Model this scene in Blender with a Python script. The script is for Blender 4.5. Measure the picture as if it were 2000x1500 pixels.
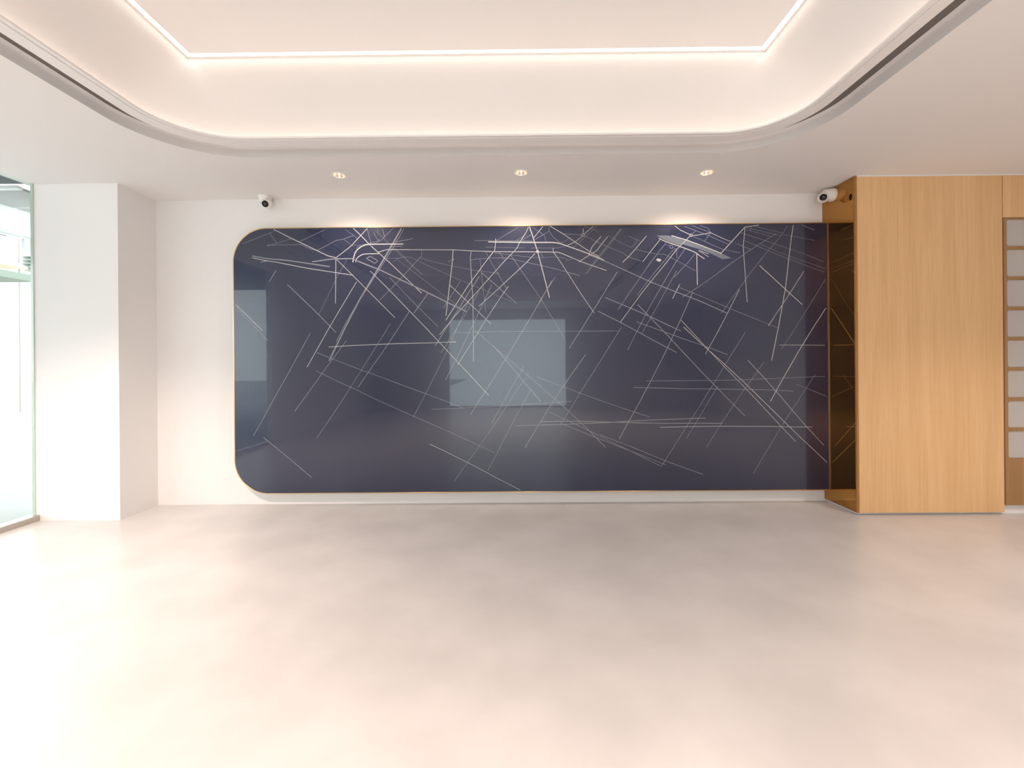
import bpy, bmesh, math, random
from mathutils import Vector, Matrix
from mathutils.geometry import tessellate_polygon
random.seed(7)
for o in list(bpy.data.objects): bpy.data.objects.remove(o)
SC = bpy.context.scene; COL = SC.collection

# ------------------------------------------------------------------ camera
# world: X right, Y into the room, Z up, floor at z = 0, eye at EYE
EYE = 1.35; F = 889.0; CX, CY, YAW, ROLL = 1002.49, 708.32, .005693, -.008232
cr, sr, cy_, sy_ = math.cos(ROLL), math.sin(ROLL), math.cos(YAW), math.sin(YAW)
cam = bpy.data.cameras.new('camera'); camo = bpy.data.objects.new('camera', cam); COL.objects.link(camo)
cam.sensor_fit = 'HORIZONTAL'; cam.sensor_width = 36.0; cam.lens = F / 2000 * 36
cam.shift_x = (1000 - CX) / 2000; cam.shift_y = (CY - 750) / 2000
cam.clip_start = .05; cam.clip_end = 300
rgt = Vector((cr*cy_, cr*sy_, sr)); up = Vector((-sr*cy_, -sr*sy_, cr)); fw = Vector((-sy_, cy_, 0))
camo.matrix_world = Matrix(((rgt.x, up.x, -fw.x, 0), (rgt.y, up.y, -fw.y, 0), (rgt.z, up.z, -fw.z, EYE), (0, 0, 0, 1)))
SC.camera = camo

def on_wall(px, py, y):
    """point of the frontal plane at depth y that was measured at (px, py)"""
    a = (px - CX) / F; b = -(py - CY) / F
    a, b = cr*a - sr*b, sr*a + cr*b
    x, d = cy_*a - sy_, sy_*a + cy_
    return x * y / d, EYE + b * y / d

# ------------------------------------------------------------------ light and view
SC.view_settings.view_transform = 'Standard'; SC.view_settings.look = 'None'
SC.view_settings.exposure = 1.78; SC.view_settings.gamma = 1.0; SC.view_settings.use_curve_mapping = False
w = bpy.data.worlds.new('overcast_sky'); SC.world = w; w.use_nodes = True
bg = w.node_tree.nodes['Background']; bg.inputs['Color'].default_value = (.94, .985, 1.04, 1); bg.inputs['Strength'].default_value = 1.2
WARM = (1.0, .80, .69)
STRIP_E = .75; COVE_E = 1.5; SPOT_W = 85.0

# ------------------------------------------------------------------ materials
def srgb(h):
    h = h.lstrip('#'); c = [int(h[i:i+2], 16) / 255 for i in (0, 2, 4)]
    return tuple(x/12.92 if x <= .04045 else ((x+.055)/1.055)**2.4 for x in c) + (1,)
def mat(name, col, rough=.6, metal=0.0, coat=0.0, emit=None, es=0.0, bump=None, var=None):
    m = bpy.data.materials.new(name); m.use_nodes = True; nt = m.node_tree; b = nt.nodes['Principled BSDF']
    b.inputs['Base Color'].default_value = col if len(col) == 4 else (*col, 1)
    b.inputs['Roughness'].default_value = rough; b.inputs['Metallic'].default_value = metal
    b.inputs['Coat Weight'].default_value = coat; b.inputs['Coat Roughness'].default_value = .02
    if emit: b.inputs['Emission Color'].default_value = (*emit, 1); b.inputs['Emission Strength'].default_value = es
    if bump or var:
        tc = nt.nodes.new('ShaderNodeTexCoord'); mp = nt.nodes.new('ShaderNodeMapping'); nz = nt.nodes.new('ShaderNodeTexNoise')
        nt.links.new(tc.outputs['Object'], mp.inputs['Vector']); nt.links.new(mp.outputs['Vector'], nz.inputs['Vector'])
        sc, st = (bump or (6, .0))[:2]; nz.inputs['Scale'].default_value = sc; nz.inputs['Detail'].default_value = 5
        if bump:
            bp = nt.nodes.new('ShaderNodeBump'); bp.inputs['Strength'].default_value = st; bp.inputs['Distance'].default_value = .004
            nt.links.new(nz.outputs['Fac'], bp.inputs['Height']); nt.links.new(bp.outputs['Normal'], b.inputs['Normal'])
        if var:
            n2 = nt.nodes.new('ShaderNodeTexNoise'); n2.inputs['Scale'].default_value = var[2]; n2.inputs['Detail'].default_value = 4
            nt.links.new(tc.outputs['Object'], n2.inputs['Vector'])
            r = nt.nodes.new('ShaderNodeValToRGB'); r.color_ramp.elements[0].color = var[0]; r.color_ramp.elements[1].color = var[1]
            r.color_ramp.elements[0].position = .35; r.color_ramp.elements[1].position = .65
            nt.links.new(n2.outputs['Fac'], r.inputs['Fac']); nt.links.new(r.outputs['Color'], b.inputs['Base Color'])
    return m
def wood(name, a, c, rough=.45):
    m = bpy.data.materials.new(name); m.use_nodes = True; nt = m.node_tree; b = nt.nodes['Principled BSDF']
    tc = nt.nodes.new('ShaderNodeTexCoord')
    outs = []
    for s, k, d in (((55, 55, 1.6), 1.0, 6), ((9, 9, .45), 1.0, 3), ((230, 230, 12), 1, 2)):
        mp = nt.nodes.new('ShaderNodeMapping'); mp.inputs['Scale'].default_value = s
        nz = nt.nodes.new('ShaderNodeTexNoise'); nz.inputs['Scale'].default_value = k; nz.inputs['Detail'].default_value = d; nz.inputs['Distortion'].default_value = .4
        nt.links.new(tc.outputs['Object'], mp.inputs['Vector']); nt.links.new(mp.outputs['Vector'], nz.inputs['Vector']); outs.append(nz)
    mx = nt.nodes.new('ShaderNodeMath'); mx.operation = 'ADD'; m2 = nt.nodes.new('ShaderNodeMath'); m2.operation = 'MULTIPLY_ADD'; m2.inputs[1].default_value = .5
    nt.links.new(outs[0].outputs['Fac'], mx.inputs[0]); nt.links.new(outs[1].outputs['Fac'], mx.inputs[1])
    nt.links.new(outs[2].outputs['Fac'], m2.inputs[0]); nt.links.new(mx.outputs[0], m2.inputs[2])
    r = nt.nodes.new('ShaderNodeMapRange'); r.inputs['From Min'].default_value = .95; r.inputs['From Max'].default_value = 1.55
    cr_ = nt.nodes.new('ShaderNodeValToRGB'); cr_.color_ramp.elements[0].color = c; cr_.color_ramp.elements[1].color = a
    nt.links.new(m2.outputs[0], r.inputs['Value']); nt.links.new(r.outputs['Result'], cr_.inputs['Fac']); nt.links.new(cr_.outputs['Color'], b.inputs['Base Color'])
    b.inputs['Roughness'].default_value = rough
    return m
plaster = mat('white_plaster', (.81, .80, .795), .75, bump=(3.2, .12))
cove_pl = mat('white_cove_plaster', (.81, .79, .775), .8, bump=(2.4, .10))
slot_dk = mat('slot_dark_grey', (.17, .155, .145), .8, bump=(5, .1))  # slot top: one even grey, darker than the plaster around it
oak = wood('light_oak_veneer', srgb('E4BC8C'), srgb('D6AD79'))
oak_edge = wood('oak_edge_banding', srgb('B58244'), srgb('9A6A34'))
oak_dark = wood('oak_lattice', srgb('A78058'), srgb('94703F'))
bronze = mat('bronze_mirror', (.50, .25, .07), .03, 1.0)
brass = mat('brushed_brass', (.72, .50, .24), .28, 1.0)
steel = mat('champagne_edge_trim', (.50, .45, .40), .3, 1.0)
navy = mat('navy_printed_glass', (.009, .016, .052), .25, coat=1.0, bump=None)
line_w = mat('map_line_white', (.44, .445, .43), .35, coat=1.0)
line_g = mat('map_line_grey', (.19, .20, .235), .35, coat=1.0)
river_m = mat('map_river_blue_grey', (.10, .125, .155), .35, coat=1.0)
for m_ in (navy, line_w, line_g, river_m): m_.node_tree.nodes['Principled BSDF'].inputs['Coat IOR'].default_value = 1.45
panel_g = mat('grey_felt_inset', (.50, .475, .45), .85, bump=(60, .2))
chrome_w = mat('white_enamel', (.82, .80, .76), .35, bump=(20, .02))
black_gl = mat('camera_black_glass', (.005, .005, .005), .2)
black_gl.node_tree.nodes['Principled BSDF'].inputs['Specular IOR Level'].default_value = .2
ink = mat('grey_print', (.18, .17, .17), .6)
reflector = mat('downlight_reflector', (.85, .78, .68), .18, 1.0)
dark_gap = mat('dark_baffle', (.05, .035, .03), .5)
strip_m = mat('led_strip_diffuser', (.9, .85, .8), .5, emit=(1, .88, .77), es=STRIP_E)
cove_m = mat('hidden_cove_led', (.9, .85, .8), .5, emit=(1, .80, .68), es=COVE_E)
lamp_m = mat('downlight_lamp', (.9, .85, .8), .5, emit=(1, .84, .66), es=24)
floor_m = mat('grey_stone_tile', (.3, .3, .29), .3, bump=(8, .04), var=((.50, .49, .485, 1), (.56, .55, .545, 1), 2.2))
paving = mat('pale_paving', (.42, .42, .415), .8, bump=(9, .2))
soffit_d = mat('dark_bronze_soffit', (.022, .025, .030), .6, bump=(12, .1))
soffit_l = mat('grey_canopy_board', (.36, .36, .35), .6, bump=(14, .1))
beam_m = mat('pale_beam_paint', (.72, .75, .75), .4)
render_w = mat('cream_render', (.78, .75, .69), .8, bump=(15, .2))
tile_r = mat('pink_roof_tile', (.72, .56, .53), .8, bump=(30, .5))
gutter_m = mat('grey_gutter', (.36, .44, .45), .5)
win_m = mat('house_window_glass', (.50, .50, .53), .2, coat=.5)
frame_w = mat('white_window_frame', (.75, .75, .74), .5)
awn_m = mat('green_grey_awning', (.20, .23, .19), .7)
sand_m = mat('sand_awning', (.72, .58, .42), .7)
rail_m = mat('grey_green_railing', (.38, .47, .44), .5)
def glass_mat(name, tint, tr):
    m = bpy.data.materials.new(name); m.use_nodes = True; nt = m.node_tree; nt.nodes.clear()
    o = nt.nodes.new('ShaderNodeOutputMaterial'); mx = nt.nodes.new('ShaderNodeMixShader'); t = nt.nodes.new('ShaderNodeBsdfTransparent'); g = nt.nodes.new('ShaderNodeBsdfGlossy')
    ge = nt.nodes.new('ShaderNodeNewGeometry'); dp = nt.nodes.new('ShaderNodeVectorMath'); dp.operation = 'DOT_PRODUCT'
    nt.links.new(ge.outputs['Normal'], dp.inputs[0]); nt.links.new(ge.outputs['Incoming'], dp.inputs[1])
    ab = nt.nodes.new('ShaderNodeMath'); ab.operation = 'ABSOLUTE'; nt.links.new(dp.outputs['Value'], ab.inputs[0])
    om = nt.nodes.new('ShaderNodeMath'); om.operation = 'SUBTRACT'; om.inputs[0].default_value = 1; nt.links.new(ab.outputs[0], om.inputs[1])
    pw = nt.nodes.new('ShaderNodeMath'); pw.operation = 'POWER'; pw.inputs[1].default_value = 5; nt.links.new(om.outputs[0], pw.inputs[0])
    fr = nt.nodes.new('ShaderNodeMath'); fr.operation = 'MULTIPLY_ADD'; fr.inputs[1].default_value = .6; fr.inputs[2].default_value = .02; nt.links.new(pw.outputs[0], fr.inputs[0])
    t.inputs['Color'].default_value = (*tint, 1); g.inputs['Roughness'].default_value = .01
    nt.links.new(fr.outputs[0], mx.inputs['Fac']); nt.links.new(t.outputs[0], mx.inputs[1]); nt.links.new(g.outputs[0], mx.inputs[2]); nt.links.new(mx.outputs[0], o.inputs['Surface'])
    return m
glass = glass_mat('clear_window_glass', (.95, .99, .97), .0)
glass_edge = mat('green_glass_edge', (.52, .60, .54), .25, coat=1.0)

# ------------------------------------------------------------------ mesh helpers
def link(name, bm, mats, parent=None, smooth=False, kind=None, loc=None):
    bmesh.ops.recalc_face_normals(bm, faces=bm.faces[:])
    me = bpy.data.meshes.new(name); bm.to_mesh(me); bm.free()
    for m in (mats if isinstance(mats, (list, tuple)) else [mats]): me.materials.append(m)
    if smooth:
        for p in me.polygons: p.use_smooth = True
        try: me.set_sharp_from_angle(angle=math.radians(35))
        except Exception: pass
    o = bpy.data.objects.new(name, me); COL.objects.link(o)
    if loc: o.location = loc
    if parent: o.parent = parent
    if kind: o['kind'] = kind
    return o
def thing(name, label, cat, loc=(0, 0, 0), group=None):
    o = bpy.data.objects.new(name, None); COL.objects.link(o); o.location = loc; o.empty_display_size = .1
    o['label'] = label; o['category'] = cat
    if group: o['group'] = group
    return o
def tag(o, label, cat, group=None):
    o['label'] = label; o['category'] = cat
    if group: o['group'] = group
    return o
def box(bm, x0, x1, y0, y1, z0, z1, bev=0, mi=0):
    r = bmesh.ops.create_cube(bm, size=1); vs = r['verts']
    for v in vs: v.co = Vector(((x0+x1)/2 + v.co.x*(x1-x0), (y0+y1)/2 + v.co.y*(y1-y0), (z0+z1)/2 + v.co.z*(z1-z0)))
    fs = {f for v in vs for f in v.link_faces}
    for f in fs: f.material_index = mi
    if bev:
        es = list({e for v in vs for e in v.link_edges}); bmesh.ops.bevel(bm, geom=es, offset=bev, segments=2, profile=.5, affect='EDGES')
    return bm
def B(*a, **k): return box(bmesh.new(), *a, **k)
def rings(bm, rs, closed=True, cap0=False, cap1=False, mi=0):
    vr = [[bm.verts.new(p) for p in r] for r in rs]; n = len(rs[0])
    for a, b in zip(vr, vr[1:]):
        for i in range(n if closed else n - 1):
            j = (i+1) % n; f = bm.faces.new((a[i], a[j], b[j], b[i])); f.material_index = mi
    if cap0: bm.faces.new(vr[0]).material_index = mi
    if cap1: bm.faces.new(vr[-1]).material_index = mi
    return vr
def lathe(bm, prof, n=40, M=Matrix(), cap0=False, cap1=False, mi=0):
    return rings(bm, [[M @ Vector((r*math.cos(2*math.pi*i/n), r*math.sin(2*math.pi*i/n), z)) for i in range(n)] for r, z in prof], True, cap0, cap1, mi)
def rrect(xl, xr, y0, y1, R, n=20):
    """rounded rectangle outline, same vertex count for every radius"""
    P = []
    for (cx, cy, a0) in ((xr-R, y1-R, 0), (xl+R, y1-R, 90), (xl+R, y0+R, 180), (xr-R, y0+R, 270)):
        for k in range(n+1):
            a = math.radians(a0 + 90*k/n); P.append((cx + R*math.cos(a), cy + R*math.sin(a)))
    return P
def flat(bm, outer, holes, z, mi=0):
    polys = [[Vector((x, y, 0)) for x, y in outer]] + [[Vector((x, y, 0)) for x, y in h] for h in holes]
    tr = tessellate_polygon(polys); pts = [p for pl in polys for p in pl]
    vs = [bm.verts.new((p.x, p.y, z)) for p in pts]
    for t in tr:
        try: bm.faces.new([vs[i] for i in t]).material_index = mi
        except ValueError: pass

# ------------------------------------------------------------------ the room
ZC = EYE + 1.6          # lower ceiling
ZU = EYE + 2.2          # raised ceiling
YW = 4.39               # back wall
YF = 3.965              # front of pier and of the oak cladding
XG, XP, XM, XR = -4.22, -3.475, 2.955, 5.6
YB = -5.0
YN = -2.8               # near end of the cove
link('floor', B(-4.3, XR, YB, YW+.2, -.1, 0), floor_m, kind='structure')
link('wall_back', B(-4.3, XR, YW, YW+.2, 0, ZC+.9), plaster, kind='structure')
link('wall_right', B(XR, XR+.2, YB, YW+.2, 0, ZC+.9), plaster, kind='structure')
link('wall_front', B(1.5, XR+.2, YB-.2, YB, 0, ZC+.9), plaster, kind='structure')
link('wall_front', B(-2.0, 1.5, YB-.2, YB, 2.65, ZC+.9), plaster, kind='structure')
link('wall_front', B(-4.3, -2.0, YB-.2, YB, 0, ZC+.9), plaster, kind='structure')
w2 = bpy.data.objects.new('window_2', None); COL.objects.link(w2); w2.location = (0, YB-.1, 0); w2['kind'] = 'structure'
link('wall_left', B(XG-.08, XG, YB, .8, 0, ZC+.01), plaster, kind='structure')
link('wall_left', B(XG, XP, YF, YW+.02, 0, ZC+.01), plaster, kind='structure')

DL = [(-1.485, 3.845, ZC, 'leftmost of the three round white downlights before the back wall'),
      (.058, 3.833, ZC, 'middle round downlight of the back row, its lamp facing the viewer brightly'),
      (1.632, 3.870, ZC, 'rightmost of the three round white downlights before the back wall'),
      (-3.20, 2.15, ZC, 'round downlight mirrored as a small dot in the left of the navy panel'),
      (-1.30, -1.15, ZU, 'round downlight in the raised ceiling, left of its row, mirrored in the navy panel'),
      (-.13, -1.15, ZU, 'round downlight in the raised ceiling, middle of its row, mirrored in the navy panel'),
      (1.05, -1.15, ZU, 'round downlight in the raised ceiling, right of its row, mirrored in the navy panel'),
      (3.85, 2.0, ZC, 'added round fill downlight, unseen, in the right hand ceiling, in front of the oak wall panels'),  # from here on: fixtures added out of view for warm fill light
      (3.85, -.4, ZC, 'added round fill downlight, unseen, in the right hand ceiling, level with the viewer'),
      (3.85, -2.8, ZC, 'added round fill downlight, unseen, in the right hand ceiling, behind the viewer'),
      (-.2, -3.9, ZC, 'added round fill downlight, unseen, in the ceiling by the wall behind the viewer')]
def circ(x, y, r=.0505, n=32): return [(x + r*math.cos(2*math.pi*k/n), y + r*math.sin(2*math.pi*k/n)) for k in range(n)]
# lower ceiling with the rounded opening, its riser and the slot behind the lip
OUT = (-2.628, 2.140, YN-.31, 3.503); LIPO = (-2.440, 1.960, YN-.12, 3.312); LIPI = (-2.330, 1.862, YN, 3.190)
ho = rrect(*OUT, .62); lo = rrect(*LIPO, .50); li = rrect(*LIPI, .42)
bm = bmesh.new()
flat(bm, [(-4.28, YB), (XR, YB), (XR, YW+.02), (-4.28, YW+.02)], [ho] + [circ(x, y) for x, y, z, l_ in DL if z == ZC], ZC)
prof = [(0, 0), (.0, .055), (.006, .070), (.018, .080)]
R3 = lambda o, z, P: [(x, y, z) for x, y in P]
vr = []
for off, dz in prof:
    P = rrect(OUT[0]-off*0+off, OUT[1]-off, OUT[2]+off, OUT[3]-off, .62-off)
    vr.append([(x, y, ZC+dz) for x, y in P])
rings(bm, vr)
bmesh.ops.remove_doubles(bm, verts=bm.verts[:], dist=1e-5)
link('ceiling', bm, plaster, kind='structure', smooth=True)
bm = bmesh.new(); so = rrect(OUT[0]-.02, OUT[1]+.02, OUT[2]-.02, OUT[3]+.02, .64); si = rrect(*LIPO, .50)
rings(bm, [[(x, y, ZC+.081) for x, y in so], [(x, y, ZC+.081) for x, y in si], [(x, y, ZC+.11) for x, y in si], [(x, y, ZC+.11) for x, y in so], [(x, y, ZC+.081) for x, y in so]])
link('trim_2', bm, slot_dk, kind='structure')
# lip ring: soffit with a fine groove near its inner edge
def off(rect, R, d): return rrect(rect[0]+d, rect[1]-d, rect[2]+d, rect[3]-d, R-d)
zl = ZC - .010
G = .028
seq = [(LIPO, .50, 0, zl+.10), (LIPO, .50, 0, zl+.003), (LIPO, .50, .003, zl), (LIPI, .42, -G-.003, zl), (LIPI, .42, -G-.002, zl+.006), (LIPI, .42, -G+.002, zl+.006), (LIPI, .42, -G+.003, zl+.002), (LIPI, .42, -.002, zl+.002), (LIPI, .42, 0, zl+.004), (LIPI, .42, 0, zl+.014), (LIPI, .42, -.004, zl+.014), (LIPI, .42, -.004, zl+.008), (LIPI, .42, -.100, zl+.008)]
bm = bmesh.new(); rings(bm, [[(x, y, z) for x, y in off(r, R, d)] for r, R, d, z in seq])
link('trim_1', bm, plaster, kind='structure', smooth=True)
# cove wall: springs from the trough behind the lip and leans in to the light line
TOP = (-2.335, 1.795, YN+.05, 3.250)
bm = bmesh.new(); rr = []
lo_r = (LIPI[0]-.085, LIPI[1]+.085, LIPI[2]-.085, LIPI[3]+.085)
for k in range(17):
    t = k/16; e = t*t*(3-2*t); s = (1-(1-t)**1.0)
    rect = [lo_r[i]*(1-e) + TOP[i]*e for i in range(4)]; R = .495*(1-t**1.6) + .010
    rr.append([(x, y, zl+.006 + (ZU - zl - .006)*t) for x, y in rrect(*rect, R)])
rings(bm, rr); link('wall_cove', bm, cove_pl, kind='structure', smooth=True)
# raised ceiling with a recessed channel for the light line
SO = (-2.318, 1.778, YN+.07, 3.232); SW = .034
bm = bmesh.new()
flat(bm, rrect(*TOP, .012), [rrect(*SO, .004)], ZU)
ins = off(SO, .004, 0); ins2 = rrect(SO[0]+SW, SO[1]-SW, SO[2]+SW, SO[3]-SW, .004)
flat(bm, ins2, [circ(x, y) for x, y, z, l_ in DL if z == ZU], ZU)
rings(bm, [[(x, y, ZU) for x, y in ins], [(x, y, ZU+.02) for x, y in ins], [(x, y, ZU+.02) for x, y in ins2], [(x, y, ZU) for x, y in ins2]])
bmesh.ops.remove_doubles(bm, verts=bm.verts[:], dist=1e-5)
link('ceiling', bm, plaster, kind='structure')
bm = bmesh.new(); a = rrect(SO[0]+.0003, SO[1]-.0003, SO[2]+.0003, SO[3]-.0003, .004); b = rrect(SO[0]+SW-.0003, SO[1]-SW+.0003, SO[2]+SW-.0003, SO[3]-SW+.0003, .004)
rings(bm, [[(x, y, ZU+.0015) for x, y in a], [(x, y, ZU+.0015) for x, y in b], [(x, y, ZU+.016) for x, y in b], [(x, y, ZU+.016) for x, y in a], [(x, y, ZU+.0015) for x, y in a]])
tag(link('light_strip', bm, strip_m), 'glowing warm white line light recessed around the raised ceiling', 'light')
# led tape lying in the trough behind the lip
bm = bmesh.new(); a = off(LIPI, .42, -.030); b = off(LIPI, .42, -.055)
rings(bm, [[(x, y, zl+.0085) for x, y in a], [(x, y, zl+.0085) for x, y in b], [(x, y, zl+.0110) for x, y in b], [(x, y, zl+.0110) for x, y in a], [(x, y, zl+.0085) for x, y in a]])
tag(link('cove_light_tape', bm, cove_m), 'warm light tape hidden behind the rounded ceiling lip', 'light')
# roof slab closing the plenum
link('trim_3', B(-4.3, XR+.2, YB-.2, YW+.2, ZU+.3, ZU+.4), soffit_l, kind='structure')
link('trim_4', B(-4.30, -4.16, YB, YW+.2, ZC+.002, ZU+.3), soffit_l, kind='structure')

# ------------------------------------------------------------------ window on the left
win = bpy.data.objects.new('window_1', None); COL.objects.link(win); win.location = (XG, 0, 0); win['kind'] = 'structure'
ys = [YF, 2.4, .8]
for i, (a, b) in enumerate(zip(ys[1:], ys)):
    link('glass_pane', B(-.012, 0, a+.004-0, b-.004, .05, ZC-.0), glass, win)
for k in range(3): link('glass_pane', B(-2.0+k*1.166, -2.0+(k+1)*1.166-.004, -.006, .006, .05, 2.65), glass, w2)
link('window_sill', B(-2.0, 1.5, -.04, .04, 0, .05), steel, w2)
link('glass_edge', B(-.016, .006, YF-.010, YF-.001, .02, ZC-.001), glass_edge, win)
link('window_sill', B(-.06, .04, .8, YF-.002, 0, .05), steel, win)

# ------------------------------------------------------------------ downlights
def make_downlight(tilt):
    t = thing('downlight', '', 'light', (0, 0, 0))
    bm = bmesh.new(); lathe(bm, [(.050, .004), (.050, -.001), (.053, -.004), (.061, -.004), (.064, -.001), (.064, .000)], 48)
    link('trim_ring', bm, chrome_w, t, smooth=True)
    bm = bmesh.new(); lathe(bm, [(.050, -.002), (.047, .012), (.036, .045), (.022, .058)], 48); link('reflector', bm, reflector, t, smooth=True)
    bm = bmesh.new(); lathe(bm, [(.051, .0), (.052, .062), (.0205, .062)], 48, cap1=False); link('housing', bm, dark_gap, t, smooth=True)
    M = Matrix.Rotation(tilt, 4, 'X'); bm = bmesh.new(); lathe(bm, [(.028, .046), (.027, .042), (.018, .037), (.001, .036)], 32, M=Matrix.Translation((0, 0, 0)) @ M, cap1=True)
    link('lamp', bm, lamp_m, t, smooth=True)
    return t
def copy_tree(o, parent=None):
    c = o.copy(); COL.objects.link(c)
    if parent: c.parent = parent
    for ch in [x for x in bpy.data.objects if x.parent == o]: copy_tree(ch, c)
    return c
def spot(x, y, z, wt, size=115, col=WARM, tgt=None):
    l = bpy.data.lights.new('downlight_beam', 'SPOT'); l.energy = wt; l.color = col; l.spot_size = math.radians(size); l.spot_blend = .9; l.shadow_soft_size = .03
    o = bpy.data.objects.new('downlight_beam', l); COL.objects.link(o); o.location = (x, y, z)
    if tgt: o.rotation_euler = (Vector(tgt) - o.location).to_track_quat('-Z', 'Y').to_euler()
    return o
proto = None
for i, (x, y, z, lb) in enumerate(DL):
    o = make_downlight(0) if proto is None else copy_tree(proto)
    if proto is None: proto = o
    o.location = (x, y, z); o['label'] = lb; o['category'] = 'light'; o['group'] = 'downlights before the back wall' if i < 3 else 'downlights mirrored in the navy panel' if i < 7 else 'fill downlights added out of view'
    spot(x, y, z - .006, SPOT_W*.16 if i < 3 else SPOT_W*1.9 if i < 7 else SPOT_W*.85, size=140 if i < 3 else 115, tgt=(x, YW-.05, -1.5) if i < 3 else None)

# ------------------------------------------------------------------ right: bronze mirror return and oak cladding
mir = thing('mirror', 'bronze tinted mirror panel on the side of the oak cladding', 'mirror', (XM, YF, 0))
link('mirror_glass', B(0, .010, .022, YW-YF-.001, .02, ZC-.002), bronze, mir)
link('edge_trim', B(0, .016, .0, .021, .02, ZC-.002, bev=.001), oak_edge, mir)
cl = link('wall_panel', B(XM+.012, 4.222, YF, YF+.022, .02, ZC-.012, bev=.0015), oak); tag(cl, 'wide light oak veneer wall panel beside the bronze mirror', 'panel', 'light oak wall panels')
cl2 = link('wall_panel', B(4.228, XR-.002, YF, YF+.022, EYE+1.222, ZC-.012, bev=.0015), oak); tag(cl2, 'light oak veneer panel above the grey inset lattice', 'panel', 'light oak wall panels')
link('trim_5', B(XM+.001, XR-.002, YF+.002, YF+.03, ZC-.011, ZC), plaster, kind='structure')
link('wall_side', B(XM+.02, XR-.002, YF+.032, YW-.002, .0, ZC-.001), plaster, kind='structure')
# lattice of rounded grey insets
lat = thing('lattice_board', 'brown wood lattice with rounded grey insets at the right edge', 'panel', (4.231, YF, 0))
def rpoly(x0, x1, z0, z1, R, n=8): return rrect(x0, x1, z0, z1, R, n)
rows = []; zt = EYE + 1.205
for r in range(8):
    z1 = zt - r*.262; z0 = z1 - .232
    if z0 < .15: break
    rows.append((z0, z1))
cells = [(x0, x0+.42, z0, z1) for (z0, z1) in rows for x0 in (.028, .478, .928)]
def xz_plate(outer, holes, y0, y1, mi=0):
    bm = bmesh.new(); polys = [outer] + holes
    for y in (y0, y1):
        pv = [[Vector((x, z, 0)) for x, z in pl] for pl in polys]; tr = tessellate_polygon(pv); vs = [bm.verts.new((p.x, y, p.y)) for pl in pv for p in pl]
        for t in tr:
            try: bm.faces.new([vs[i] for i in t]).material_index = mi
            except ValueError: pass
    for pl in polys: rings(bm, [[(x, y0, z) for x, z in pl], [(x, y1, z) for x, z in pl]], mi=mi)
    bmesh.ops.remove_doubles(bm, verts=bm.verts[:], dist=1e-6)
    return bm
link('lattice', xz_plate([(0, .08), (1.365, .08), (1.365, EYE+1.218), (0, EYE+1.218)], [rpoly(a, b, c, d, .022) for a, b, c, d in cells], 0, .03), oak_dark, lat)
for a, b, c, d in cells:
    bm = xz_plate(rpoly(a+.001, b-.001, c+.001, d-.001, .021), [], .008, .024)
    link('inset', bm, panel_g, lat)

# ------------------------------------------------------------------ the navy map panel
YP = 4.314; PX0, PX1 = -2.685, 2.953; PZ0, PZ1 = .12, EYE + 1.302; PR = .325; FT = .009
def pan_outline(d=0):
    P = []; n = 24
    cx, cz, R = PX0+PR, PZ1-PR, PR-d
    for k in range(n+1):
        a = math.radians(90 + 90*k/n); P.append((cx + R*math.cos(a), cz + R*math.sin(a)))
    cz = PZ0+PR
    for k in range(n+1):
        a = math.radians(180 + 90*k/n); P.append((cx + R*math.cos(a), cz + R*math.sin(a)))
    P += [(PX1, PZ0+d), (PX1, PZ1-d)]
    return P
pnl = thing('map_panel', 'large glossy navy wall panel printed with white street map lines', 'wall art', ((PX0+PX1)/2, YP, 0))
ox = (PX0+PX1)/2
def loc_x(P): return [(x-ox, z) for x, z in P]
bm = xz_plate(loc_x(pan_outline(FT+.0003)), [], 0, .060); link('glass_face', bm, navy, pnl)
bm = bmesh.new()
rs = [[(x, y, z) for x, z in loc_x(pan_outline(d))] for d, y in ((0, .070), (0, .0), (.002, -.003), (FT-.002, -.003), (FT, .0), (FT, .06), (FT, .070), (0, .070))]
rings(bm, rs); link('brass_frame', bm, brass, pnl)
link('edge_trim', B(PX1-ox-.0055, PX1-ox-.0005, -.0025, -.0003, PZ0+.01, PZ1-.012), steel, pnl)

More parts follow.
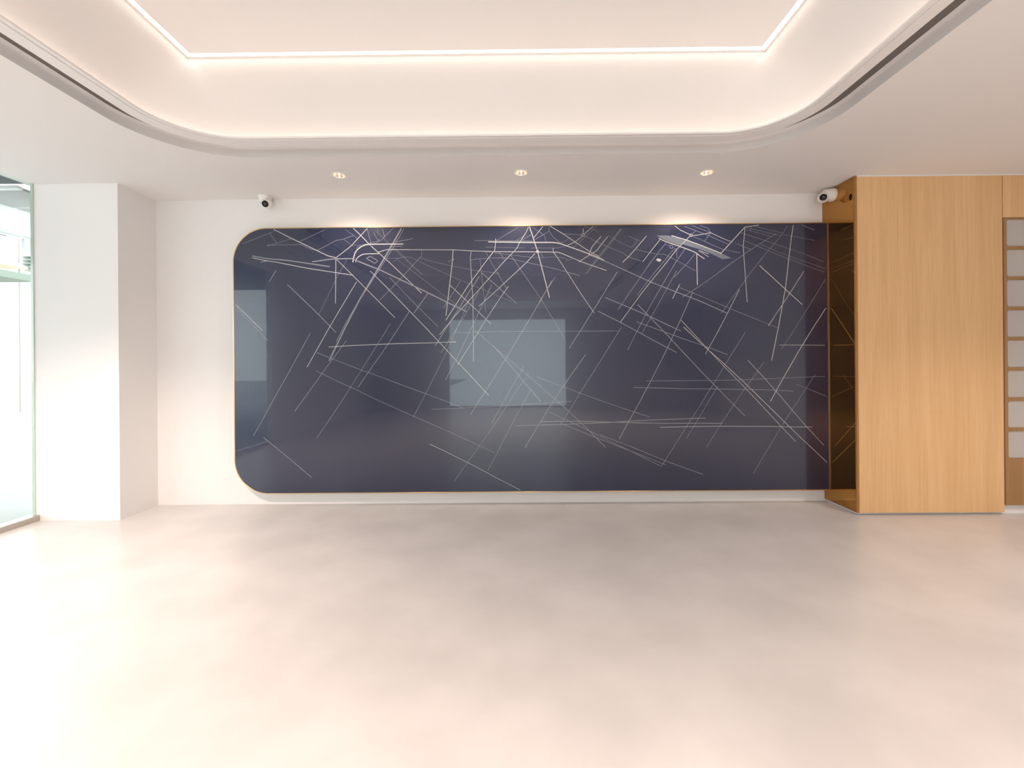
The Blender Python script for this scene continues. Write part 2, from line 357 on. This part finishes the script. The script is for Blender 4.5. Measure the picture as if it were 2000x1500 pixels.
# street map, traced where the photograph shows it
T = {'A': (440, 430), 'B': (640, 430), 'C': (840, 430), 'D': (1040, 430), 'E': (1240, 430), 'F': (1430, 425)}
WHT, GRY = 0, 1
MAP = {
'A': [(.8, GRY, [(330,465),(865,255),(970,210)]), (.8, GRY, [(865,255),(1010,455)]), (.8, GRY, [(820,510),(1010,450),(1280,365)]), (.8, GRY, [(810,487),(1490,478),(1600,540),(1720,585)]),
      (1.5, WHT, [(945,180),(1280,350),(1450,430),(1750,575),(2000,695),(2160,735)]), (.9, GRY, [(1450,420),(1960,180)]), (.9, GRY, [(1800,590),(2000,485),(2170,395),(2300,375),(2500,300)]),
      (2.4, GRY, [(530,700),(800,750),(1200,785),(1440,818)]), (1.3, WHT, [(525,735),(760,785),(1000,822)]), (.8, WHT, [(690,822),(830,795)]), (2.4, GRY, [(1700,815),(2000,770),(2160,755),(2480,750),(2560,790),(2630,818)])],
'B': [(.7, GRY, [(340,180),(580,355)]), (1.2, WHT, [(500,160),(650,300),(830,490),(980,625),(1200,820)]), (1.2, WHT, [(770,165),(640,305),(480,480),(440,520),(160,735),(160,820)]), (.8, GRY, [(770,165),(845,450)]),
      (.6, GRY, [(320,375),(460,490),(640,490)]), (.6, GRY, [(550,555),(640,490),(850,440),(1000,410)]), (.6, GRY, [(905,240),(915,280),(990,400)]), (.6, GRY, [(985,160),(985,240)]), (.9, GRY, [(1070,165),(1110,320)]), (.8, GRY, [(1280,155),(1110,325),(1050,390),(930,450)]),
      (2.1, WHT, [(490,822),(510,720),(535,640),(580,575),(650,520),(730,485),(830,470),(1160,468),(1480,466)]), (1.5, WHT, [(545,822),(560,760),(600,715),(680,670),(760,658),(1020,655)]),
      (3.0, GRY, [(1440,160),(1270,460),(1060,822)]), (1.1, GRY, [(1490,165),(1300,500),(1100,822)]), (1.1, GRY, [(1320,430),(1660,360)]), (.8, GRY, [(1300,515),(1470,515)]),
      (1.2, WHT, [(980,630),(1150,575),(2000,578),(2450,580),(2800,600),(3240,615),(4000,618)]), (.8, GRY, [(1840,580),(1835,700),(1720,820)]), (.6, GRY, [(1810,740),(2100,822)]), (.5, GRY, [(1160,745),(1330,745),(1450,735)]), (.5, GRY, [(1280,818),(1360,755),(1500,715),(1620,725),(1800,815)]), (.5, GRY, [(1340,750),(1420,818)]),
      (1.5, GRY, [(760,750),(825,705),(980,790),(930,845),(760,750)]), (1.0, WHT, [(180,770),(230,820)]), (.6, GRY, [(375,770),(350,820)])],
'C': [(1.3, WHT, [(450,580),(435,822)]), (.7, GRY, [(350,818),(440,770)]), (.9, WHT, [(805,600),(785,730),(790,822)]), (.8, GRY, [(790,780),(970,755),(1180,738),(1510,738),(1860,820)]), (.7, GRY, [(970,755),(980,820)]), (1.2, WHT, [(1230,625),(1080,820)]), (.7, GRY, [(1090,620),(1190,820)]),
      (.6, GRY, [(1250,640),(1580,680),(1970,725)]), (1.2, WHT, [(1280,360),(1280,430),(1260,610)]), (.9, GRY, [(860,400),(1280,402),(1720,402),(2000,410)]), (2.0, WHT, [(1135,425),(1600,430),(2000,435),(2400,435),(2480,445),(2560,465),(2820,555),(3120,665),(3300,735),(3400,790)]), (.6, GRY, [(1080,525),(1400,535),(1840,543)]),
      (.8, GRY, [(1290,400),(1710,145)]), (.7, GRY, [(1680,400),(1820,320)]), (.7, GRY, [(1800,390),(1970,285)]), (1.0, WHT, [(1920,140),(1870,250),(1750,430),(1700,540),(1640,610),(1560,690),(1430,822)]), (1.6, WHT, [(1940,125),(2000,300),(2040,430),(2100,615),(2155,822)]), (.7, GRY, [(1350,620),(1460,790)]), (.8, GRY, [(1580,690),(1670,820)]), (1.0, WHT, [(2050,650),(1890,820)])],
'D': [(.7, GRY, [(0,140),(230,295),(260,410)]), (1.0, WHT, [(200,125),(30,340)]), (.8, GRY, [(350,120),(330,130),(315,190),(400,330),(520,425),(590,440)]), (1.2, WHT, [(350,120),(600,270),(890,465),(1120,615),(1200,660),(1300,705)]), (.7, GRY, [(320,220),(50,380)]), (.6, GRY, [(-20,545),(480,545),(620,510),(820,430)]), (.9, WHT, [(405,545),(405,620),(550,822)]), (1.2, WHT, [(0,620),(490,625),(560,645),(980,822)]),
      (.6, GRY, [(150,630),(215,735)]), (.5, GRY, [(0,730),(150,740),(400,720),(560,730),(690,760)]), (.8, GRY, [(600,265),(960,290)]), (1.1, WHT, [(990,110),(990,265)]), (1.0, WHT, [(1190,120),(1010,270)]), (.9, WHT, [(970,310),(830,430),(690,490)]), (.7, GRY, [(1260,120),(1060,300),(900,450),(790,530)]), (.8, GRY, [(1020,305),(1350,470),(1540,550),(1760,640),(1870,715),(2000,760),(2130,800)]), (.6, GRY, [(1010,125),(1120,150),(1320,240)]),
      (1.2, WHT, [(1340,320),(1170,510),(1110,645)]), (1.2, WHT, [(1470,320),(1350,470),(1260,590),(1160,650)]), (.6, GRY, [(1480,305),(1620,380),(1700,425),(1910,530),(1960,510),(2040,400)]), (.6, GRY, [(590,440),(720,350)]), (1.1, WHT, [(900,820),(1120,675)]), (.5, GRY, [(640,800),(800,740)]), (.6, GRY, [(1880,310),(2100,410)]), (1.2, WHT, [(1760,822),(1870,720),(2000,575),(2225,310)]), (1.6, GRY, [(1120,690),(1300,750),(1460,822)])],
'E': [(1.1, WHT, [(150,815),(300,620),(490,380)]), (1.5, WHT, [(710,300),(1000,385),(1300,495),(1690,648)]), (1.5, WHT, [(465,355),(600,420),(870,510),(980,550),(1110,600),(1200,640),(1280,705),(1360,755)]), (1.0, WHT, [(780,110),(880,190),(1070,280)]), (.7, GRY, [(1120,270),(1190,205)]), (1.0, WHT, [(1130,300),(1270,285),(1480,245)]),
      (.8, GRY, [(960,120),(1180,200),(1430,300),(1820,470)]), (.8, GRY, [(1110,105),(1480,240)]), (.8, GRY, [(1270,105),(1430,155),(1475,240)]), (.9, WHT, [(1480,245),(1560,285),(1700,350),(2000,470)]), (.8, GRY, [(1480,245),(1360,410)]), (.8, GRY, [(1130,315),(1700,565),(2050,640)]), (1.0, WHT, [(1070,315),(880,510),(810,580),(620,820)]), (1.4, WHT, [(2150,135),(1880,430),(1670,660)]),
      (.6, GRY, [(600,480),(680,490)]), (.6, GRY, [(740,540),(820,560)]), (.9, GRY, [(820,560),(740,590),(550,820)]), (.8, GRY, [(810,580),(820,740)]), (1.0, GRY, [(610,440),(310,820)]), (1.0, GRY, [(980,560),(800,820)]), (.9, GRY, [(1180,650),(1040,820)]), (1.4, WHT, [(1210,650),(1210,822)]), (.7, GRY, [(20,575),(290,635),(430,665),(570,665),(880,820)]), (.8, WHT, [(1240,590),(1440,660)]), (.8, WHT, [(1250,600),(1440,715)])],
'F': [(1.3, WHT, [(250,185),(520,145)]), (1.0, WHT, [(250,185),(232,400),(215,560),(225,710)]), (.8, GRY, [(430,170),(980,300)]), (.7, GRY, [(260,190),(800,320),(970,355)]), (.7, GRY, [(260,235),(750,365)]), (.7, GRY, [(170,295),(600,435),(1110,610),(1400,710)]), (.7, GRY, [(250,455),(850,710)]), (.7, GRY, [(540,520),(1010,710)]), (1.0, GRY, [(0,480),(360,620)]), (.8, GRY, [(860,320),(700,410),(490,545),(240,710)]),
      (.8, GRY, [(1080,155),(980,320),(820,510),(650,710)]), (1.4, WHT, [(1190,150),(1160,350),(1115,712)]), (1.1, GRY, [(1350,140),(1610,245)]), (.8, GRY, [(990,330),(1610,443)]), (.8, GRY, [(380,180),(340,260)])]}
PXM = YP / F
def inside(x, z):
    if not (PX0+.02 < x < PX1-.02 and PZ0+.02 < z < PZ1-.012): return False
    for cz, s in ((PZ1-PR, 1), (PZ0+PR, -1)):
        if x < PX0+PR and (z-cz)*s > 0 and math.hypot(x-PX0-PR, z-cz) > PR-.02: return False
    return True
mbm = bmesh.new(); level = [0]
def ribbon(pts, wd, mi):
    level[0] = (level[0] + 1) % 12
    y = -.0004 - level[0]*.00005
    L, Rr = [], []
    for i, p in enumerate(pts):
        a = pts[max(i-1, 0)]; b = pts[min(i+1, len(pts)-1)]
        dx, dz = b[0]-a[0], b[1]-a[1]; l = math.hypot(dx, dz) or 1; nx, nz = -dz/l*wd/2, dx/l*wd/2
        L.append((p[0]+nx-ox, p[1]+nz)); Rr.append((p[0]-nx-ox, p[1]-nz))
    vs = [(mbm.verts.new((l[0], y, l[1])), mbm.verts.new((r[0], y, r[1]))) for l, r in zip(L, Rr)]
    for (a, b), (c, d) in zip(vs, vs[1:]):
        mbm.faces.new((a, b, d, c)).material_index = mi
def disc(x, z, r, mi, r0=0, n=20, y=-.0011):
    o_ = [mbm.verts.new((x-ox+r*math.cos(6.2832*k/n), y, z+r*math.sin(6.2832*k/n))) for k in range(n)]
    if r0:
        i_ = [mbm.verts.new((x-ox+r0*math.cos(6.2832*k/n), y, z+r0*math.sin(6.2832*k/n))) for k in range(n)]
        for k in range(n): mbm.faces.new((o_[k], o_[(k+1) % n], i_[(k+1) % n], i_[k])).material_index = mi
    else: mbm.faces.new(o_).material_index = mi
def poly(pts, mi, y=-.0003):
    pv = [Vector((x-ox, z, 0)) for x, z in pts]; vs = [mbm.verts.new((p.x, y, p.y)) for p in pv]
    for t in tessellate_polygon([pv]): mbm.faces.new([vs[i] for i in t]).material_index = mi
def W(t, p): return on_wall(T[t][0] + p[0]/10, T[t][1] + p[1]/10, YP)
def clip(pts):
    out, run = [], []
    dense = []
    for a, b in zip(pts, pts[1:]):
        n = max(1, int(math.hypot(b[0]-a[0], b[1]-a[1])/.02)); dense += [(a[0]+(b[0]-a[0])*k/n, a[1]+(b[1]-a[1])*k/n) for k in range(n)]
    dense.append(pts[-1])
    for p in dense:
        if inside(*p): run.append(p)
        else:
            if len(run) > 1: out.append(run)
            run = []
    if len(run) > 1: out.append(run)
    return out
rnd = random.Random(21)
for t, ls in MAP.items():
    for wd, mi, pts in ls:
        q = [W(t, p) for p in pts]
        end = T[t][1] + pts[-1][1]/10
        if end > (511 if t != 'F' else 495):      # a street cut off by the missing part of the photograph runs on
            dx, dz = q[-1][0]-q[-2][0], q[-1][1]-q[-2][1]; l = math.hypot(dx, dz); dx, dz = dx/l, dz/l
            for k in range(rnd.randint(1, 3)):
                s = rnd.uniform(.15, .5); a = rnd.uniform(-.07, .07); dx, dz = dx*math.cos(a)-dz*math.sin(a), dx*math.sin(a)+dz*math.cos(a)
                q.append((q[-1][0]+dx*s, q[-1][1]+dz*s))
        for run in clip(q): ribbon(run, wd*PXM*.92, mi)
for t, x, z, r, r0, mi in (('B', 870, 470, 45, 39, GRY), ('C', 450, 775, 18, 0, GRY), ('D', 100, 615, 26, 0, WHT), ('D', 990, 290, 28, 20, WHT), ('E', 1097, 297, 28, 18, WHT), ('E', 710, 520, 36, 26, GRY), ('B', 995, 395, 22, 16, GRY)):
    X, Z = W(t, (x, z)); disc(X, Z, r/10*PXM, mi, r0/10*PXM)
poly([W('E', p) for p in [(420,300),(640,298),(850,350),(1000,400),(1330,512),(1680,645),(1900,745),(1700,760),(1500,660),(1240,560),(1090,520),(930,470),(860,490),(600,400)]], 2)
poly([W('E', p) for p in [(410,780),(445,745),(520,770),(485,818)]], 0, -.0012)
# the same kind of street net carried on below the cut
zb = on_wall(1000, 514, YP)[1]
for k in range(70):
    x = rnd.uniform(PX0, PX1); z = rnd.uniform(PZ0+.1, zb-.12); a = rnd.choice((-.42, 1.0, 1.05, 2.35, .02)) + rnd.uniform(-.06, .06); q = [(x, z)]
    for j in range(rnd.randint(3, 8)):
        a += rnd.uniform(-.03, .03); s = rnd.uniform(.12, .3); n = (q[-1][0]+s*math.cos(a), q[-1][1]+s*math.sin(a))
        if n[1] > zb-.04: break
        q.append(n)
    if len(q) > 1:
        for run in clip(q): ribbon(run, rnd.choice((.8, .8, 1.0, 1.3))*PXM, rnd.choice((GRY, GRY, WHT)))
me_o = link('street_map', mbm, [line_w, line_g, river_m], pnl)
for p in me_o.data.polygons:
    pass

# ------------------------------------------------------------------ dome cameras
def make_cctv(loc, base_axis, ball, look, label, R=.060, ball_r=.047, L=1.0):
    """turret camera: conical base on the wall, ball pushed out of it, dark lens window"""
    t = thing('security_camera', label, 'camera', loc, 'white dome security cameras')
    M = Vector(base_axis).to_track_quat('Z', 'Y').to_matrix().to_4x4()
    bm = bmesh.new(); lathe(bm, [(r_, z_*L) for r_, z_ in ((R*.98, 0), (R, .004), (R, .014), (R*.97, .019), (R*.93, .023), (R*.86, .052), (R*.80, .059), (R*.70, .061), (.001, .050))], 48, M=M, cap0=True)
    link('base', bm, chrome_w, t, smooth=True)
    b = Vector(ball); ML = Matrix.Translation(b) @ Vector(look).to_track_quat('Z', 'Y').to_matrix().to_4x4()
    bm = bmesh.new(); pr = []
    for k in range(0, 15):
        a = math.pi*(1 - k/14*.74); pr.append((max(ball_r*math.sin(a), .0005), ball_r*math.cos(a)))
    r1, z1 = pr[-1]; pr += [(r1+.0015, z1+.004), (r1-.001, z1+.010), (r1-.004, z1+.010)]
    lathe(bm, pr, 48, M=ML); ball_o = link('housing', bm, chrome_w, t, smooth=True)
    bm = bmesh.new(); lathe(bm, [(r1-.003, z1+.008), (r1-.006, z1+.0105), (r1*.7, z1+.0125), (r1*.5, z1+.0135), (.001, z1+.014)], 48, M=ML, cap1=True); lens = link('lens_window', bm, black_gl, ball_o, smooth=True)
    bm = bmesh.new(); lathe(bm, [(r1*.36, z1+.013), (r1*.38, z1+.0155), (r1*.30, z1+.0165), (r1*.18, z1+.0150), (.001, z1+.0155)], 32, M=ML, cap1=True); link('lens_ring', bm, dark_gap, ball_o, smooth=True)
    return t, M
t1, M1 = make_cctv((-2.375, 4.318, ZC), (0, 0, -1), (.036, -.030, -.078), (.10, -1, -.40), 'white dome security camera on the ceiling edge above the left end of the navy panel')
t2, M2 = make_cctv((XM, 4.235, EYE+1.530), (-1, 0, 0), (-.104, -.012, -.030), (-.60, -1, -.22), 'white dome security camera on the bronze mirror side, near the ceiling', R=.060, L=1.45)
# small print and screw cap on each base
bm = bmesh.new(); lathe(bm, [(.0035, 0), (.0035, .002)], 16, M=M1 @ Matrix.Translation((0, 0, .0)) @ Matrix.Translation((.0, .052, .030)), cap1=True); link('screw_cap', bm, ink, t1)
bm = box(bmesh.new(), -.002, .002, -.012, .012, -.001, .001); bmesh.ops.transform(bm, matrix=Matrix.Translation((-.030, -.030, .045)) @ Matrix.Rotation(.9, 4, 'X'), verts=bm.verts[:]); link('print_mark', bm, ink, t2)

# ------------------------------------------------------------------ outside, left
link('trim_6', B(-40, -4.3, -30, 45, -.12, -.02), paving, kind='structure')
can = thing('entrance_canopy', 'pale grey flat canopy outside the window with a light front beam', 'canopy', (-4.33, 3.95, EYE+1.55))
link('soffit_board', B(-.555, 0, .02, 7, 0, .024, bev=.002), soffit_l, can)
link('front_beam', B(-.9, .02, -.03, .02, -.004, .026, bev=.006), beam_m, can)
link('edge_trim', B(-.600, -.556, .021, 7, -.02, .024, bev=.003), beam_m, can)
for k in range(3): link('joint_strip', B(-.555, 0, .45+k*.5, .462+k*.5, -.003, .0), beam_m, can)
link('post', B(-.5, -.42, 6.5, 6.58, -(EYE+1.55)-.02, 0), beam_m, can)
tag(link('overhang_soffit', B(-9.5, -4.31, -3.5, 4.95, EYE+2.0, EYE+2.2), soffit_d), 'dark soffit overhead outside the window, beyond the ceiling edge', 'soffit')  # far end is in view; the rest is extended to cut sky light
hs = thing('house', 'pale rendered house with pink hip roof across the street', 'house', (-15, 9, 0))
ez = EYE+4.0
link('wall', B(-7, 0, 0, 4.66, -.02, ez), render_w, hs)
bm = bmesh.new(); x0, x1, y0, y1 = -7.4, .1, -.2, 4.68
e = [bm.verts.new(p) for p in ((x0, y0, ez), (x1, y0, ez), (x1, y1, ez), (x0, y1, ez))]; r_ = [bm.verts.new(p) for p in ((-2.2, 2.6, ez+3.0), (-2.2, 3.3, ez+3.0))]
for f in ((e[0], e[1], r_[0]), (e[1], e[2], r_[1], r_[0]), (e[2], e[3], r_[1]), (e[3], e[0], r_[0], r_[1])): bm.faces.new(f)
bm.faces.new(e[::-1]); link('roof', bm, tile_r, hs)
link('gutter', B(.06, .16, -.2, 4.68, ez-.09, ez+.0, bev=.03), gutter_m, hs)
link('eave_band', B(.0, .06, -.15, 4.65, ez-.16, ez-.08), frame_w, hs)
for (ya, yb, za, zb_) in ((3.6, 4.36, EYE+3.52, EYE+3.88), (1.2, 1.9, EYE+3.2, EYE+3.8)):
    wf = link('window', B(.0, .05, ya, yb, za-.05, zb_+.05), gutter_m, hs); link('pane', B(.05, .06, ya+.06, yb-.06, za+.02, zb_-.02), win_m, wf)
aw = thing('shop_awning', 'sand coloured awning on the pale house front', 'awning', (-14.99, 12.3, EYE+2.9))
bm = bmesh.new(); vs = [bm.verts.new(p) for p in ((0, -.9, .3), (0, 1.15, .3), (.5, 1.15, .05), (.5, -.9, .05), (.5, 1.15, .0), (.5, -.9, .0), (0, 1.15, .0), (0, -.9, .0))]
for f in ((0, 1, 2, 3), (3, 2, 4, 5), (5, 4, 6, 7), (7, 6, 1, 0), (1, 6, 4, 2), (0, 3, 5, 7)): bm.faces.new([vs[i] for i in f])
link('canvas', bm, sand_m, aw)
tag(link('street_canopy', B(-14.9, -13.4, 9.5, 12.60, EYE+2.35, EYE+2.55, bev=.02), awn_m), 'green grey flat roof at the foot of the window view', 'canopy')
h2 = thing('house', 'pale house with balcony behind the window edge, next to the pink roof', 'house', (-15.0, 13.71, 0))
link('wall', B(-6, 0, 0, 7, -.02, EYE+3.95), render_w, h2)
link('gutter', B(.0, .12, 0.0, 7, EYE+3.95, EYE+4.03, bev=.02), gutter_m, h2)
link('chimney', B(-2.2, -1.6, .9, 1.7, EYE+3.95, EYE+4.75), render_w, h2)
wf = link('window', B(0, .05, .06, .26, EYE+3.60, EYE+3.90), gutter_m, h2)
link('pane', B(.05, .06, .08, .15, EYE+3.63, EYE+3.87), win_m, wf); link('pane', B(.05, .06, .17, .24, EYE+3.63, EYE+3.87), win_m, wf)
bm = bmesh.new()
for k in range(4): box(bm, 0, .45, .05, .75, EYE+3.02+k*.11, EYE+3.04+k*.11)
for y in (.05, .28, .5, .73): box(bm, .41, .45, y, y+.025, EYE+2.88, EYE+3.39)
link('balcony_railing', bm, rail_m, h2); link('balcony_slab', B(0, .46, .04, .76, EYE+2.78, EYE+2.88), render_w, h2)
